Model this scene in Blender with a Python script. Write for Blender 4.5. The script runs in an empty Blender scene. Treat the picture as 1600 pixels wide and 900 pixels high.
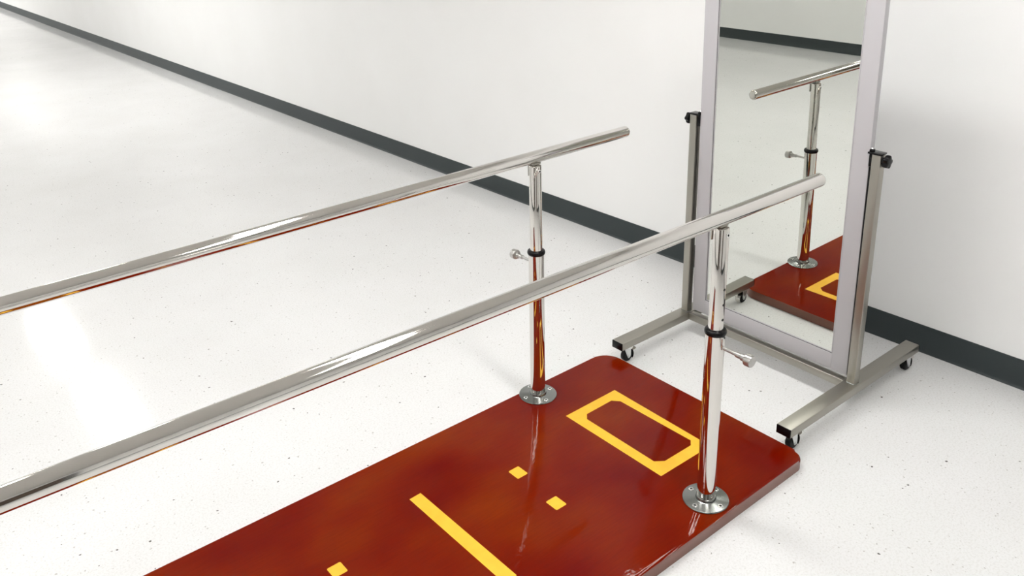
import bpy, bmesh, math
from mathutils import Vector, Matrix
PI = math.pi
scn = bpy.context.scene
COL = scn.collection

# ------------------------------------------------------------------ camera, world, exposure
def make_camera():
    yaw, pit, roll, f = 0.88657, 0.31494, -0.02794, 1345.56
    px, py = 771.04, 269.57
    fwd = Vector((math.cos(yaw)*math.cos(pit), math.sin(yaw)*math.cos(pit), -math.sin(pit)))
    right = Vector((math.sin(yaw), -math.cos(yaw), 0))
    up = right.cross(fwd)
    r = right*math.cos(roll) + up*math.sin(roll)
    u = -right*math.sin(roll) + up*math.cos(roll)
    cd = bpy.data.cameras.new('camera')
    cam = bpy.data.objects.new('camera', cd)
    COL.objects.link(cam)
    m = Matrix((r, u, -fwd)).transposed().to_4x4()
    m.translation = Vector((-2.28711, -1.66477, 1.81656))
    cam.matrix_world = m
    cd.sensor_fit = 'HORIZONTAL'
    cd.sensor_width = 36.0
    cd.lens = f*36.0/1600.0
    cd.shift_x = (800-px)/1600.0
    cd.shift_y = -(450-py)/1600.0
    cd.clip_start = 0.02
    scn.camera = cam
make_camera()
w = bpy.data.worlds.new('world'); scn.world = w
w.use_nodes = True
w.node_tree.nodes['Background'].inputs[0].default_value = (0.9, 0.95, 1.0, 1)
w.node_tree.nodes['Background'].inputs[1].default_value = 0.0
vs = scn.view_settings
vs.view_transform = 'Standard'; vs.look = 'None'; vs.gamma = 1.0; vs.use_curve_mapping = False
vs.exposure = 0.12
LAMP = 22.5
LIGHT_Z = 2.70

# ------------------------------------------------------------------ materials
def lin(c):
    return tuple(((v/255)/12.92 if v/255 <= .04045 else ((v/255+.055)/1.055)**2.4) for v in c) + (1,)
def mat(name, col, rough=.5, metal=0., coat=0., coat_rough=.05, spec=.5):
    m = bpy.data.materials.new(name); m.use_nodes = True
    b = m.node_tree.nodes['Principled BSDF']
    b.inputs['Base Color'].default_value = col
    b.inputs['Roughness'].default_value = rough
    b.inputs['Metallic'].default_value = metal
    b.inputs['Coat Weight'].default_value = coat
    b.inputs['Coat Roughness'].default_value = coat_rough
    b.inputs['Specular IOR Level'].default_value = spec
    return m
def nd(m, t, **k):
    n = m.node_tree.nodes.new(t)
    for a, v in k.items(): setattr(n, a, v)
    return n
def lk(m, a, b): m.node_tree.links.new(a, b)
def noise(m, vec, scale, detail=3, rough=.5):
    n = nd(m, 'ShaderNodeTexNoise'); lk(m, vec, n.inputs['Vector'])
    n.inputs['Scale'].default_value = scale; n.inputs['Detail'].default_value = detail
    n.inputs['Roughness'].default_value = rough
    return n.outputs['Fac']
def ramp(m, fac, stops):
    r = nd(m, 'ShaderNodeValToRGB'); lk(m, fac, r.inputs[0])
    e = r.color_ramp.elements
    while len(e) < len(stops): e.new(.5)
    for i, (p, c) in enumerate(stops): e[i].position = p; e[i].color = c
    return r.outputs[0]
def mix(m, fac, a, b, mode='MIX'):
    n = nd(m, 'ShaderNodeMix', data_type='RGBA', blend_type=mode)
    if isinstance(fac, float): n.inputs[0].default_value = fac
    else: lk(m, fac, n.inputs[0])
    for i, v in ((6, a), (7, b)):
        if isinstance(v, tuple): n.inputs[i].default_value = v
        else: lk(m, v, n.inputs[i])
    return n.outputs[2]
def bump(m, h, strength, dist=.01, target='Normal'):
    b = nd(m, 'ShaderNodeBump'); b.inputs['Strength'].default_value = strength
    b.inputs['Distance'].default_value = dist
    lk(m, h, b.inputs['Height'])
    lk(m, b.outputs[0], m.node_tree.nodes['Principled BSDF'].inputs[target])
def objco(m):
    return nd(m, 'ShaderNodeTexCoord').outputs['Object']

def wall_mat():
    m = mat('white_wall_paint', (.86, .855, .84, 1), .55, spec=.3)
    c = objco(m)
    col = ramp(m, noise(m, c, 2.2, 4), [(.3, (.915, .912, .900, 1)), (.7, (.935, .933, .925, 1))])
    lk(m, col, m.node_tree.nodes['Principled BSDF'].inputs['Base Color'])
    bump(m, noise(m, c, 160, 2), .08, .001)
    return m
def floor_mat():
    m = mat('speckled_vinyl_floor', (.8, .8, .79, 1), .16, spec=.22)
    b = m.node_tree.nodes['Principled BSDF']
    c = objco(m)
    base = ramp(m, noise(m, c, 1.6, 4, .6), [(.3, (.745, .743, .737, 1)), (.7, (.79, .79, .79, 1))])
    fine = ramp(m, noise(m, c, 150, 3, .7), [(.36, (.90, .895, .88, 1)), (.52, (1, 1, 1, 1))])
    base = mix(m, 1.0, base, fine, 'MULTIPLY')
    mp = nd(m, 'ShaderNodeMapping'); lk(m, c, mp.inputs[0]); mp.inputs['Scale'].default_value = (1, 1, 1)
    wob = nd(m, 'ShaderNodeTexNoise'); lk(m, c, wob.inputs['Vector']); wob.inputs['Scale'].default_value = 60
    vm = nd(m, 'ShaderNodeVectorMath', operation='MULTIPLY_ADD')
    lk(m, wob.outputs['Color'], vm.inputs[0]); vm.inputs[1].default_value = (.012, .012, 0); lk(m, c, vm.inputs[2])
    def chips(scale, size, keep, col, base, amt):
        v = nd(m, 'ShaderNodeTexVoronoi'); lk(m, vm.outputs[0], v.inputs['Vector']); v.inputs['Scale'].default_value = scale
        sep = nd(m, 'ShaderNodeSeparateColor'); lk(m, v.outputs['Color'], sep.inputs[0])
        # size differs chip by chip
        sz = nd(m, 'ShaderNodeMath', operation='MULTIPLY'); lk(m, sep.outputs[1], sz.inputs[0]); sz.inputs[1].default_value = size
        lt = nd(m, 'ShaderNodeMath', operation='LESS_THAN'); lk(m, v.outputs['Distance'], lt.inputs[0]); lk(m, sz.outputs[0], lt.inputs[1])
        kp = nd(m, 'ShaderNodeMath', operation='LESS_THAN'); lk(m, sep.outputs[0], kp.inputs[0]); kp.inputs[1].default_value = keep
        a = nd(m, 'ShaderNodeMath', operation='MULTIPLY'); lk(m, lt.outputs[0], a.inputs[0]); lk(m, kp.outputs[0], a.inputs[1])
        a2 = nd(m, 'ShaderNodeMath', operation='MULTIPLY'); lk(m, a.outputs[0], a2.inputs[0]); a2.inputs[1].default_value = amt
        return mix(m, a2.outputs[0], base, col)
    base = chips(75, .24, .22, (.36, .34, .31, 1), base, .65)
    base = chips(34, .15, .17, (.08, .07, .065, 1), base, .9)
    base = chips(120, .28, .18, (.45, .43, .40, 1), base, .55)
    lk(m, base, b.inputs['Base Color'])
    rr = ramp(m, noise(m, c, 3, 3), [(.3, (.085, .085, .085, 1)), (.7, (.115, .115, .115, 1))])
    lk(m, rr, b.inputs['Roughness'])
    bump(m, noise(m, c, 9, 2), .06, .004)
    return m
def wood_mat():
    m = mat('red_varnished_plywood', (.25, .02, .005, 1), .5, coat=.38, coat_rough=.045, spec=0.0)
    b = m.node_tree.nodes['Principled BSDF']
    c = objco(m)
    mp = nd(m, 'ShaderNodeMapping'); lk(m, c, mp.inputs[0]); mp.inputs['Scale'].default_value = (1.3, 1.9, 1)
    f = noise(m, mp.outputs[0], 2.0, 2, .45)
    col = ramp(m, f, [(.30, (.135, .0010, .0002, 1)), (.50, (.175, .0085, .0002, 1)), (.70, (.205, .021, .0003, 1))])
    mp2 = nd(m, 'ShaderNodeMapping'); lk(m, c, mp2.inputs[0]); mp2.inputs['Scale'].default_value = (6, 90, 1)
    grain = ramp(m, noise(m, mp2.outputs[0], 2, 4, .6), [(.3, (.86, .80, .8, 1)), (.6, (1, 1, 1, 1))])
    col = mix(m, 1.0, col, grain, 'MULTIPLY')
    lk(m, col, b.inputs['Base Color'])
    mp3 = nd(m, 'ShaderNodeMapping'); lk(m, c, mp3.inputs[0]); mp3.inputs['Scale'].default_value = (1, 1, 1)
    h = noise(m, mp3.outputs[0], 55, 2, .5)
    bump(m, h, .10, .002, 'Coat Normal')
    return m
def steel_mat(name, col, rough, stretch=None, ani=0.):
    m = mat(name, col, rough, 1.0)
    b = m.node_tree.nodes['Principled BSDF']
    c = objco(m)
    if stretch:
        mp = nd(m, 'ShaderNodeMapping'); lk(m, c, mp.inputs[0]); mp.inputs['Scale'].default_value = stretch
        f = noise(m, mp.outputs[0], 1, 3, .6)
        r = ramp(m, f, [(.3, (rough*.8,)*3+(1,)), (.7, (rough*1.25,)*3+(1,))])
        lk(m, r, b.inputs['Roughness'])
    return m
M = {}
M['wall'] = wall_mat()
M['floor'] = floor_mat()
M['ceiling'] = mat('white_ceiling_board', (.74, .73, .70, 1), .8)
M['base'] = mat('dark_grey_vinyl_base', (.036, .046, .048, 1), .45, spec=.35)
bump(M['base'], noise(M['base'], objco(M['base']), 30, 2), .05, .002)
M['wood'] = wood_mat()
M['ply_edge'] = mat('varnished_plywood_edge', (.20, .062, .034, 1), .35, coat=.5, coat_rough=.2)
M['tape'] = mat('yellow_floor_tape', (.93, .56, .035, 1), .5)
_c = objco(M['tape'])
lk(M['tape'], ramp(M['tape'], noise(M['tape'], _c, 25, 3), [(.3, (.88, .46, .018, 1)), (.7, (.94, .52, .028, 1))]), M['tape'].node_tree.nodes['Principled BSDF'].inputs['Base Color'])
M['chrome'] = steel_mat('polished_stainless_steel', (.70, .68, .65, 1), .06, (3, 60, 60))
M['chrome_post'] = steel_mat('polished_steel_post', (.71, .685, .65, 1), .04)
M['brushed'] = steel_mat('brushed_nickel_tube', (.37, .355, .315, 1), .38)
M['flange'] = steel_mat('brushed_flange_steel', (.27, .28, .27, 1), .24)
M['satin'] = steel_mat('satin_knob_steel', (.50, .49, .47, 1), .28)
M['zinc'] = steel_mat('zinc_plated_fork', (.72, .73, .73, 1), .35)
M['screw'] = steel_mat('bright_screw_head', (.85, .85, .84, 1), .25)
M['black'] = mat('black_plastic', (.004, .004, .0045, 1), .22, spec=.2)
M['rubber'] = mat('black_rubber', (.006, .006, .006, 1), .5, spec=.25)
M['frame'] = mat('pale_grey_frame_enamel', (.455, .44, .455, 1), .4)
M['dark'] = mat('dark_recess', (.01, .01, .01, 1), .6)
M['glass'] = mat('silvered_mirror_glass', (.735, .75, .71, 1), 0.0, 1.0)
M['diffuser'] = bpy.data.materials.new('lit_diffuser'); M['diffuser'].use_nodes = True
_b = M['diffuser'].node_tree.nodes['Principled BSDF']
_b.inputs['Base Color'].default_value = (.8, .8, .8, 1)
_b.inputs['Emission Color'].default_value = (1, .994, .978, 1)
_b.inputs['Emission Strength'].default_value = LAMP
M['lampframe'] = mat('white_lamp_trim', (.8, .8, .8, 1), .4)

# ------------------------------------------------------------------ mesh helpers
def obj(name, bm, m, parent=None, smooth=True, loc=None, angle=35):
    me = bpy.data.meshes.new(name)
    bmesh.ops.recalc_face_normals(bm, faces=bm.faces)
    if smooth:
        for f in bm.faces: f.smooth = True
        for e in bm.edges:
            if len(e.link_faces) == 2 and e.calc_face_angle(0) > math.radians(angle): e.smooth = False
    bm.to_mesh(me); bm.free()
    for x in (m if isinstance(m, (list, tuple)) else [m]): me.materials.append(x)
    o = bpy.data.objects.new(name, me); COL.objects.link(o)
    if parent: o.parent = parent
    if loc: o.location = loc
    return o
def box(bm, x0, x1, y0, y1, z0, z1, bev=0., seg=2, mi=0):
    r = bmesh.ops.create_cube(bm, size=1)
    vs_ = r['verts']
    for v in vs_:
        v.co = Vector(((x0+x1)/2+v.co.x*(x1-x0), (y0+y1)/2+v.co.y*(y1-y0), (z0+z1)/2+v.co.z*(z1-z0)))
    fs = set(f for v in vs_ for f in v.link_faces)
    for f in fs: f.material_index = mi
    if bev:
        es = list(set(e for v in vs_ for e in v.link_edges))
        bmesh.ops.bevel(bm, geom=es, offset=bev, segments=seg, affect='EDGES', profile=.5)
def lathe(bm, prof, seg=48, mtx=None, mi=0):
    """prof: list of (radius, height) round the z axis; radius 0 closes the end"""
    rings = []
    for r, z in prof:
        if r < 1e-6: rings.append([bm.verts.new((0, 0, z))])
        else: rings.append([bm.verts.new((r*math.cos(2*PI*i/seg), r*math.sin(2*PI*i/seg), z)) for i in range(seg)])
    fs = []
    for a, b in zip(rings, rings[1:]):
        for i in range(seg):
            j = (i+1) % seg
            if len(a) == 1 and len(b) == 1: continue
            if len(a) == 1: fs.append(bm.faces.new((a[0], b[i], b[j])))
            elif len(b) == 1: fs.append(bm.faces.new((a[i], a[j], b[0])))
            else: fs.append(bm.faces.new((a[i], a[j], b[j], b[i])))
    for f in fs: f.material_index = mi
    if mtx is not None:
        for rg in rings:
            for v in rg: v.co = mtx @ v.co
def along(p, d):
    """matrix that takes the z axis to direction d at point p"""
    return Matrix.Translation(Vector(p)) @ Vector(d).normalized().to_track_quat('Z', 'Y').to_matrix().to_4x4()
def prism(bm, pts, z0, z1, mi=0, mtx=None):
    a = [bm.verts.new((x, y, z0)) for x, y in pts]; b = [bm.verts.new((x, y, z1)) for x, y in pts]
    n = len(pts); fs = [bm.faces.new(a[::-1]), bm.faces.new(b)]
    for i in range(n):
        j = (i+1) % n; fs.append(bm.faces.new((a[i], a[j], b[j], b[i])))
    for f in fs: f.material_index = mi
    if mtx is not None:
        for v in a+b: v.co = mtx @ v.co
    return fs
def arc_pts(cx, cy, r, a0, a1, n=8):
    return [(cx+r*math.cos(a0+(a1-a0)*i/n), cy+r*math.sin(a0+(a1-a0)*i/n)) for i in range(n+1)]
def round_rect(x0, x1, y0, y1, r, n=8):
    return (arc_pts(x1-r, y1-r, r, 0, PI/2, n)+arc_pts(x0+r, y1-r, r, PI/2, PI, n)
            + arc_pts(x0+r, y0+r, r, PI, 1.5*PI, n)+arc_pts(x1-r, y0+r, r, 1.5*PI, 2*PI, n))
def thing(name, label, cat, loc=(0, 0, 0), rz=0, group=None):
    o = bpy.data.objects.new(name, None); COL.objects.link(o)
    o.location = loc; o.rotation_euler = (0, 0, rz); o.empty_display_size = .1
    o['label'] = label; o['category'] = cat
    if group: o['group'] = group
    return o
def struct(name, bm, m, smooth=False):
    o = obj(name, bm, m, smooth=smooth); o['kind'] = 'structure'; return o

# ------------------------------------------------------------------ room shell
XW, XO, YR, YL = .9903, -5.099, -4.2, 20.0
bm = bmesh.new(); box(bm, XO-.1, XW+.1, YR-.1, YL+.1, -.1, 0); struct('floor', bm, M['floor'])
bm = bmesh.new(); box(bm, XO-.1, XW+.1, YR-.1, YL+.1, LIGHT_Z+.02, LIGHT_Z+.12); struct('ceiling', bm, M['ceiling'])
bm = bmesh.new(); box(bm, XW, XW+.1, YR-.1, YL+.1, 0, LIGHT_Z+.02); struct('wall_back', bm, M['wall'])
bm = bmesh.new(); box(bm, XO-.1, XO, YR-.1, YL+.1, 0, LIGHT_Z+.02); struct('wall_front', bm, M['wall'])
bm = bmesh.new(); box(bm, XO, XW, YR-.1, YR, 0, LIGHT_Z+.02); struct('wall_right', bm, M['wall'])
bm = bmesh.new(); box(bm, XO, XW, YL, YL+.1, 0, LIGHT_Z+.02); struct('wall_left', bm, M['wall'])
def skirting(name, p0, p1, nrm):
    # vinyl cove base: thin, with a softly rounded top edge and a small toe at the floor
    prof = [(0, 0), (.012, 0), (.007, .004), (.0042, .012), (.004, .100), (.0036, .108), (.0022, .1135), (0, .115)]
    bm = bmesh.new()
    a = [bm.verts.new((p0[0]+nrm[0]*d, p0[1]+nrm[1]*d, z)) for d, z in prof]
    b = [bm.verts.new((p1[0]+nrm[0]*d, p1[1]+nrm[1]*d, z)) for d, z in prof]
    n = len(prof)
    for i in range(n):
        j = (i+1) % n; bm.faces.new((a[i], a[j], b[j], b[i]))
    bm.faces.new(a); bm.faces.new(b[::-1])
    struct(name, bm, M['base'], smooth=True)
skirting('baseboard_back', (XW, YR), (XW, YL), (-1, 0))
skirting('baseboard_front', (XO, -1.01), (XO, YL), (1, 0))
skirting('baseboard_right', (-1.86, YR), (XW, YR), (0, 1))
skirting('baseboard_left', (XO, YL), (XW, YL), (0, -1))

M['door'] = mat('brown_door_laminate', (.085, .058, .040, 1), .45)
M['doorframe'] = mat('grey_door_frame', (.20, .20, .20, 1), .45)
def added_door(name, loc, rz):
    # flush door leaf, steel frame, lever handle; unseen, added for the steel posts to reflect
    bm = bmesh.new(); box(bm, -.45, .45, .012, .030, .008, 2.06, .002); leaf = struct(name, bm, M['door'])
    leaf.location = loc; leaf.rotation_euler = (0, 0, rz)
    bm = bmesh.new()
    box(bm, -.52, -.455, -.002, .040, 0, 2.13, .003); box(bm, .455, .52, -.002, .040, 0, 2.13, .003); box(bm, -.455, .455, -.002, .040, 2.065, 2.13, .003)
    obj('door_frame', bm, M['doorframe'], leaf)
    bm = bmesh.new()
    lathe(bm, [(0, 0), (.026, 0), (.026, .006), (.010, .008), (.010, .050), (0, .052)], 24, along((.38, .030, 1.0), (0, 1, 0)))
    box(bm, .26, .39, .068, .082, .990, 1.010, .005)
    obj('door_handle', bm, M['brushed'], leaf)
added_door('door_1', (-2.4, YR, 0), 0)
added_door('door_2', (XO, -2.7, 0), -PI/2)
added_door('door_3', (XO, -1.55, 0), -PI/2)

# ------------------------------------------------------------------ parallel bars
T = .040
bars = thing('parallel_bars', 'walking bars: two polished steel handrails on posts above a red varnished board',
             'parallel bars', (0, 0, 0), -.01056)
def platform():
    me = bmesh.new()
    r1, r2 = .075, .040
    x0 = -3.03
    pts = (arc_pts(-.008-.075, .447-.075, .075, 0, PI/2, 10) + arc_pts(x0+.05, .447-.05, .05, PI/2, PI, 8)
           + arc_pts(x0+.05, -.45+.05, .05, PI, 1.5*PI, 8) + arc_pts(-.008-.042, -.45+.042, .042, 1.5*PI, 2*PI, 8))
    fs = prism(me, pts, 0, T)
    top = fs[1]
    bmesh.ops.bevel(me, geom=list(top.edges), offset=.012, segments=5, affect='EDGES', profile=.5)
    for f in me.faces:
        if abs(f.normal.z) < .1: f.material_index = 1
    return obj('platform', me, [M['wood'], M['ply_edge']], bars, angle=50)
plat = platform()
TT = T+.0005
def tape(name, polys):
    bm = bmesh.new()
    for pts in polys: prism(bm, pts, T-.0002, TT)
    return obj(name, bm, M['tape'], plat, smooth=False)
def tape_outline(name, f):
    # strips laid round a rectangle with the inner corners cut across
    O = [(-.190, .229), (-.4406, .2277), (-.4427, -.2097), (-.200, -.214)]
    I = [(-.228, .164), (-.2504, .189), (-.377, .187), (-.399, .165), (-.403, -.146), (-.375, -.168), (-.2457, -.170), (-.224, -.152)]
    O = [f(p) for p in O]; I = [f(p) for p in I]
    bm = bmesh.new()
    def q(idx): prism(bm, idx, T-.0002, TT)
    q([O[0], O[1], I[2], I[1]]); q([O[1], O[2], I[4], I[3]]); q([O[2], O[3], I[6], I[5]]); q([O[3], O[0], I[0], I[7]])
    q([O[0], I[1], I[0]]); q([O[1], I[3], I[2]]); q([O[2], I[5], I[4]]); q([O[3], I[7], I[6]])
    o = obj(name, bm, M['tape'], plat, smooth=False); return o
tape_outline('tape_rectangle', lambda p: p)
tape_outline('tape_rectangle', lambda p: (-2.17-p[0], p[1]))
def patch(x0, x1, y0, y1):
    return round_rect(x0, x1, y0, y1, .004, 3)
for q in ((-.794, -.752, .078, .126), (-.801, -.759, -.109, -.060), (-1.447, -1.404, .090, .134), (-1.445, -1.403, -.110, -.064)):
    tape('tape_square', [patch(*q)])
tape('tape_stripe', [[(-1.0676, .226), (-1.110, .224), (-1.105, -.225), (-1.061, -.228)]])

def handrail(x1, y1, slope, z, xe):
    """tube from (x1,y1) to xe; slope = dY per metre towards -X"""
    r, R = .0212, .011
    A = Vector((x1, y1, z)); B = Vector((xe, y1+slope*(x1-xe), z))
    L = (B-A).length
    dome = [(0, 0), (r-R, 0)]+[(r-R+R*math.sin(a), R-R*math.cos(a)) for a in [PI/2*i/6 for i in range(1, 7)]]
    prof = dome + [(r, L-R)] + [(a, L-b) for a, b in dome[::-1][1:]]
    bm = bmesh.new(); lathe(bm, prof, 64, along(A, B-A))
    return obj('handrail', bm, M['chrome'], bars)
railL = handrail(.039, .4045, -.0243/2.039, .9610, -3.03)
railR = handrail(.0541, -.3739, .0154/2.0541, .9588, -3.03)

def upright(x, y, s, ztop, turn):
    """telescopic post; s = +1 knob towards +Y, -1 towards -Y"""
    zc = .6177
    bm = bmesh.new()
    lathe(bm, [(.0250, T+.004), (.0275, T+.004), (.0275, zc-.012), (.0250, zc-.012)], 64)
    post = obj('post', bm, M['chrome_post'], bars, loc=(x, y, 0))
    # telescoping inner tube, closed by a shallow dome
    bm = bmesh.new(); R = .004; r = .0215
    lathe(bm, [(r, zc-.014), (r, ztop-.006-R), (r-.0012, ztop-.006-.0012), (r-R, ztop-.006), (0, ztop-.0050)], 64)
    obj('inner_tube', bm, M['chrome_post'], post)
    # mounting bracket: small saddle block below the rail and flat lug down the tube side
    bm = bmesh.new()
    box(bm, -.017, .017, -.010, .0250, ztop-.004, ztop+.003, .0012)
    box(bm, -.012, .012, .0208, .0252, ztop-.048, ztop-.001, .0012)
    obj('rail_bracket', bm, M['brushed'], post)
    # hexagon socket screw through the tube
    bm = bmesh.new(); mt = along((0, -.0205, ztop-.025), (0, -1, 0))
    lathe(bm, [(0, 0), (.0065, 0), (.0065, .0022), (.0055, .0032), (.0036, .0032)], 24, mt)
    lathe(bm, [(.0036, .0032), (.0034, .0012), (0, .0012)], 6, mt, 1)
    obj('bracket_screw', bm, [M['screw'], M['dark']], post)
    # height holes on the outer side
    for k in range(3):
        bm = bmesh.new()
        lathe(bm, [(0, .0), (.0040, .0), (.0040, .0013), (0, .0013)], 20, along((0, s*(r-.0008), .749-.0465*k), (0, s, 0)))
        obj('adjustment_hole', bm, M['dark'], post)
    # black collar ring
    bm = bmesh.new(); c = []
    for i in range(13):
        a = -PI/2+PI*i/12; c.append((.0268+.0050*math.cos(a), zc-.004+.0085*math.sin(a)))
    lathe(bm, [(.0205, zc-.0125)]+c+[(.0212, zc+.006), (.0205, zc+.003)], 64)
    obj('collar_ring', bm, M['black'], post)
    # spring strip and pull knob
    bm = bmesh.new()
    w_ = .0065; zt, zb = zc-.012, zc-.052
    box(bm, -w_, w_, min(s*.0240, s*.0300), max(s*.0240, s*.0300), zb, zt, .001)
    obj('spring_strip', bm, M['chrome'], post)
    bm = bmesh.new(); mt = along((0, s*.0245, zc-.047), (0, s, -.02))
    g = .2
    prof = [(.0, 0), (.0052, 0), (.0052, .048), (.0080, .050), (.0080, .066), (.0102, .068), (.0102, .079),
            (.0160, .081), (.0175, .083), (.0175, .100), (.0164, .1022), (0, .1026)]
    seg = 48; lathe(bm, prof[:8], seg, mt)
    # knurled head
    rings = []
    for r_, z_ in prof[7:]:
        if r_ == 0: rings.append([bm.verts.new(mt @ Vector((0, 0, z_)))])
        else: rings.append([bm.verts.new(mt @ Vector(((r_*(1+.035*(i % 2)))*math.cos(2*PI*i/seg), (r_*(1+.035*(i % 2)))*math.sin(2*PI*i/seg), z_))) for i in range(seg)])
    for a, b in zip(rings, rings[1:]):
        for i in range(seg):
            j = (i+1) % seg
            if len(b) == 1: bm.faces.new((a[i], a[j], b[0]))
            else: bm.faces.new((a[i], a[j], b[j], b[i]))
    obj('pull_knob', bm, M['satin'], post)
    # floor flange with weld neck
    bm = bmesh.new()
    lathe(bm, [(.0262, T), (.066, T), (.0690, T+.0008), (.0700, T+.0025), (.0690, T+.0045), (.066, T+.0056), (.034, T+.0066),
               (.0315, T+.008), (.0306, T+.013), (.0295, T+.016), (.0275, T+.0165)], 72)
    obj('base_flange', bm, M['flange'], post)
    for k in range(4):
        a = (90*k+turn)*PI/180
        bm = bmesh.new(); mt = Matrix.Translation((.0535*math.cos(a), .0535*math.sin(a), T+.0055))
        lathe(bm, [(.0080, 0), (.0080, .0012), (.0072, .0018), (.0038, .0018)], 24, mt)
        lathe(bm, [(.0038, .0018), (.0036, .0006), (0, .0006)], 6, mt, 1)
        obj('flange_screw', bm, [M['screw'], M['dark']], post)
    return post
upright(-.4235, .3960, 1, .9610-.0212, -8)
upright(-.4240, -.3685, -1, .9588-.0212, 2)
# the far pair, behind the camera's left edge, carrying the other rail ends
upright(-2.62, .3728, 1, .9610-.0212, 4)
upright(-2.62, -.3538, -1, .9588-.0212, -3)

# ------------------------------------------------------------------ rolling mirror
FZ, FH, FW, UW, SW, ZP = .1028, .0322, .0540, .0313, .3784, .9603
FL, FR = .4223, .4384
mir = thing('rolling_mirror', 'tall grey-framed mirror on a wheeled brushed steel stand by the wall',
            'mirror', (.4179, .0071, 0), -.0207)
def square_tube(name, x0, x1, y0, y1, z0, z1, parent, bev=.0022):
    bm = bmesh.new(); box(bm, x0, x1, y0, y1, z0, z1, bev, 3)
    return obj(name, bm, M['brushed'], parent)
cross = square_tube('crossbar', -UW/2, UW/2, -SW+FW/2, SW-FW/2, FZ-FH+.001, FZ-.0005, mir)
for s in (1, -1):
    foot = square_tube('foot', -FL+.002, FR-.002, s*SW-FW/2, s*SW+FW/2, FZ-FH, FZ, mir)
    for e in (-1, 1):
        bm = bmesh.new()
        xa, xb = (-FL-.0015, -FL+.003) if e < 0 else (FR-.003, FR+.0015)
        box(bm, xa, xb, s*SW-FW/2+.0005, s*SW+FW/2-.0005, FZ-FH+.0005, FZ-.0008, .001)
        obj('end_cap', bm, M['black'], foot)
    # weld beads round the post foot
    bm = bmesh.new()
    h = UW/2
    for (ax, ay, bx, by) in ((-h, -h, h, -h), (h, -h, h, h), (h, h, -h, h), (-h, h, -h, -h)):
        d = Vector((bx-ax, by-ay, 0))
        lathe(bm, [(0, 0), (.0022, .002), (.0024, d.length*.5), (.0022, d.length-.002), (0, d.length)], 10,
              along((ax, s*SW+ay, FZ), d))
    obj('weld_bead', bm, M['flange'], foot)
    up = square_tube('side_post', -UW/2, UW/2, s*SW-UW/2, s*SW+UW/2, FZ, ZP, mir)
    # black clamp: cap plate on the post top reaching in to the frame, spacer block
    bm = bmesh.new()
    yi, yo = s*(SW-.030), s*(SW+UW/2+.002)
    box(bm, -.019, .019, min(yi, yo), max(yi, yo), ZP, ZP+.0065, .0015)
    ya, yb = s*(SW-UW/2-.0125), s*(SW-UW/2)
    box(bm, -.010, .010, min(ya, yb), max(ya, yb), ZP-.045, ZP+.003, .002)
    box(bm, -.010, .010, min(s*(SW-.030), s*(SW-.018)), max(s*(SW-.030), s*(SW-.018)), ZP+.003, ZP+.014, .003)
    obj('clamp_cap', bm, M['black'], up)
    bm = bmesh.new()
    mt = along((0, s*(SW-.024), ZP+.010), (0, 0, 1))
    lathe(bm, [(0, 0), (.005, 0), (.005, .005), (.003, .0075), (0, .0078)], 16, mt)
    obj('pivot_bolt', bm, M['screw'], up)
    # five-lobed hand knob
    bm = bmesh.new(); n = 60
    mt = along((0, s*(SW+UW/2), ZP-.020), (0, s, 0))
    lathe(bm, [(.0, 0), (.011, 0), (.011, .008), (.0, .008)], 24, mt)
    rings = []
    for sc_, z_ in ((.80, .006), (.96, .0075), (1, .010), (1, .019), (.95, .022), (.82, .0235), (.35, .0240)):
        rings.append([bm.verts.new(mt @ Vector((.0205*sc_*(1+.13*math.cos(5*2*PI*i/n))*math.cos(2*PI*i/n),
                                                .0205*sc_*(1+.13*math.cos(5*2*PI*i/n))*math.sin(2*PI*i/n), z_))) for i in range(n)])
    for a, b in zip(rings, rings[1:]):
        for i in range(n): bm.faces.new((a[i], a[(i+1) % n], b[(i+1) % n], b[i]))
    bm.faces.new(rings[0][::-1]); bm.faces.new(rings[-1])
    obj('hand_knob', bm, M['black'], up)

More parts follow.
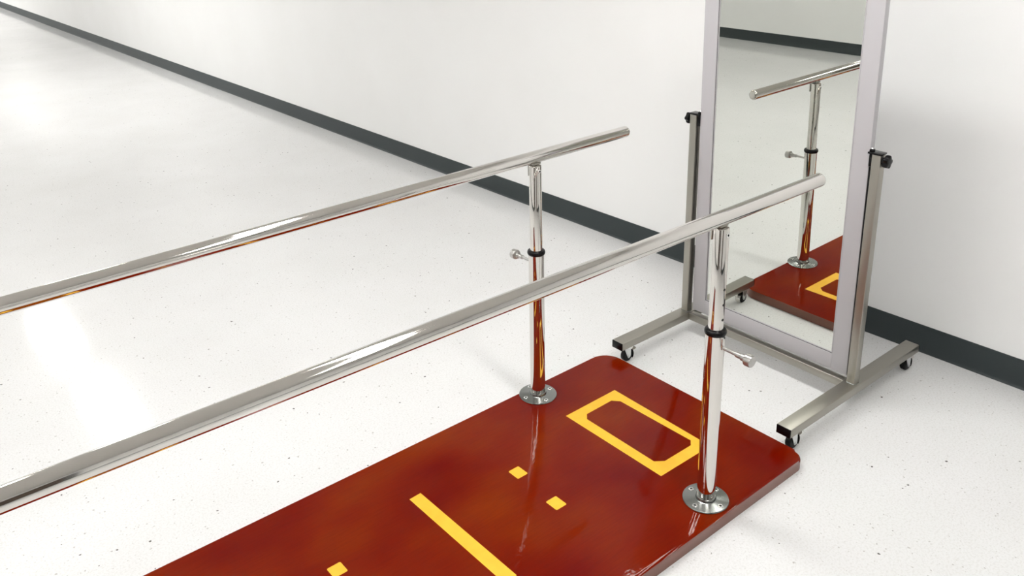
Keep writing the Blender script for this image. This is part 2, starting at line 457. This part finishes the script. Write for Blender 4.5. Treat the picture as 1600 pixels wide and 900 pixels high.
def caster(x, y):
    zt = FZ-FH; r = .0255; ox = .010
    bm = bmesh.new()
    lathe(bm, [(0, zt-.0005), (.021, zt-.0005), (.021, zt-.004), (.017, zt-.010), (.012, zt-.012), (0, zt-.012)][::-1], 32)
    # two fork cheeks sloping back to the axle
    for s in (-1, 1):
        pts = [(-.017, zt-.004), (.019, zt-.004), (.019, zt-.016), (ox+.009, r), (ox+.004, r-.009), (ox-.004, r-.009), (ox-.009, r)]
        mt = Matrix(((1, 0, 0, 0), (0, 0, 1, 0), (0, 1, 0, 0), (0, 0, 0, 1)))
        prism(bm, pts, s*.0140-.0012, s*.0140+.0012, 0, mt)
    lathe(bm, [(0, -.0175), (.0055, -.0175), (.0055, .0175), (0, .0175)], 16, along((ox, 0, r), (0, 1, 0)))
    fork = obj('caster', bm, M['zinc'], mir, loc=(x, y, 0))
    bm = bmesh.new(); b = .003
    lathe(bm, [(.0055, -.0115), (r-.006, -.0115), (r-b, -.011), (r, -.008), (r, .008), (r-b, .011), (r-.006, .0115), (.0055, .0115)], 40, along((ox, 0, r), (0, 1, 0)))
    obj('wheel', bm, M['rubber'], fork)
    # brake: curved strip hugging the wheel at the back with a tab
    bm = bmesh.new()
    pth = [(ox+(r+.004)*math.cos(a), r+(r+.004)*math.sin(a)) for a in [math.radians(d) for d in range(-38, 42, 8)]]
    pth += [(ox+r+.012, r+.017), (ox+r+.021, r+.019)]
    yy = .0125; prev = None
    for i, (px_, pz_) in enumerate(pth):
        a_ = pth[max(i-1, 0)]; b_ = pth[min(i+1, len(pth)-1)]
        t = Vector((b_[0]-a_[0], b_[1]-a_[1])).normalized(); nn = Vector((t.y, -t.x))*.0009
        wd = yy if i < len(pth)-1 else yy*.7
        ring = [bm.verts.new((px_+nn.x, -wd, pz_+nn.y)), bm.verts.new((px_+nn.x, wd, pz_+nn.y)),
                bm.verts.new((px_-nn.x, wd, pz_-nn.y)), bm.verts.new((px_-nn.x, -wd, pz_-nn.y))]
        if prev:
            for k in range(4): bm.faces.new((prev[k], prev[(k+1) % 4], ring[(k+1) % 4], ring[k]))
        else: bm.faces.new(ring)
        prev = ring
    bm.faces.new(prev[::-1])
    obj('brake_lever', bm, M['chrome'], fork)
for s in (1, -1):
    caster(-FL+.045, s*SW); caster(FR-.050, s*SW)

# tilting framed mirror
MW, MB, MX, MT, ZTOP = .3502, .1148, .0056, .0621, 1.57
tilt = -.0124
bm = bmesh.new()
for b in ((-MW, -MW+MT, MB, ZTOP), (MW-MT, MW, MB, ZTOP), (-MW+MT, MW-MT, MB, MB+MT), (-MW+MT, MW-MT, ZTOP-MT, ZTOP)):
    box(bm, -MX, -MX+.026, *b, .0010, 2)
box(bm, -MX+.012, -MX+.024, -MW+MT-.004, MW-MT+.004, MB+MT-.004, ZTOP-MT+.004)
pan = obj('mirror_frame', bm, M['frame'], mir)
for v in pan.data.vertices: v.co.z -= ZP
pan.location = (0, 0, ZP); pan.rotation_euler = (0, tilt, 0)
bm = bmesh.new(); g = MT+.001
box(bm, -MX+.005, -MX+.010, -MW+g, MW-g, MB+g-ZP, ZTOP-g-ZP)
obj('mirror_glass', bm, M['glass'], pan, smooth=False)
for s_ in (-1, 1):  # black strips stand in for the shade between frame and side posts
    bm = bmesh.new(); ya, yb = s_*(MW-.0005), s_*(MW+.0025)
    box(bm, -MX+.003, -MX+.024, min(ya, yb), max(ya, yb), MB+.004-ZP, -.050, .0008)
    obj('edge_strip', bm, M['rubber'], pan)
# dark seam and thin bright lip round the glass
bm = bmesh.new()
a0, a1, b0, b1 = -MW+MT, MW-MT, MB+MT-ZP, ZTOP-MT-ZP
for (d, x, mi_) in ((.0000, -MX+.0035, 0), (.0022, -MX+.0035, 1)):
    w2 = .0018 if mi_ == 0 else .0032
    for (p, q, r_, s_) in ((a0+d, a0+d+w2, b0+d, b1-d), (a1-d-w2, a1-d, b0+d, b1-d), (a0+d, a1-d, b0+d, b0+d+w2), (a0+d, a1-d, b1-d-w2, b1-d)):
        box(bm, x, x+.003, p, q, r_, s_, mi=mi_)
obj('glazing_bead', bm, [M['dark'], M['frame']], pan, smooth=False)

# ------------------------------------------------------------------ ceiling lights, with an added fill row
lamp = thing('ceiling_light', 'recessed rectangular light panel set in the white ceiling overhead', 'ceiling light',
             (-.68, .38, LIGHT_Z), 0, 'light panels in the ceiling')
bm = bmesh.new(); wx, wy = .16, .60
for b in ((-wx-.03, -wx, -wy-.03, wy+.03), (wx, wx+.03, -wy-.03, wy+.03), (-wx, wx, -wy-.03, -wy), (-wx, wx, wy, wy+.03)):
    box(bm, *b, 0, .018, .002)
obj('lamp_frame', bm, M['lampframe'], lamp)
bm = bmesh.new(); box(bm, -wx, wx, -wy, wy, .006, .014)
obj('diffuser', bm, M['diffuser'], lamp, smooth=False)
def copy_tree(o, loc):
    r = o.copy(); COL.objects.link(r); r.location = loc
    for ch in o.children:
        c = ch.copy(); COL.objects.link(c); c.parent = r
    return r
for X in (-.68, -2.10, -3.50):
    for k in range(-2, 8):
        Y = 1.20+2.44*k if k else .50
        if X == -.68 and k in (0, 1): continue
        if X == -2.10 and k not in (1, 6): continue  # middle row of panels is added, unseen, to brighten the back wall
        if X == -3.50 and k in (1, 2): continue
        if X == -.68 and k == 3: Y = 8.05
        if X == -.68 and k in (4, 5): continue
        if X == -2.10 and k == 1: Y = 3.00
        if Y > YL-.8 or Y < YR+.7: continue
        copy_tree(lamp, (X, Y, LIGHT_Z))
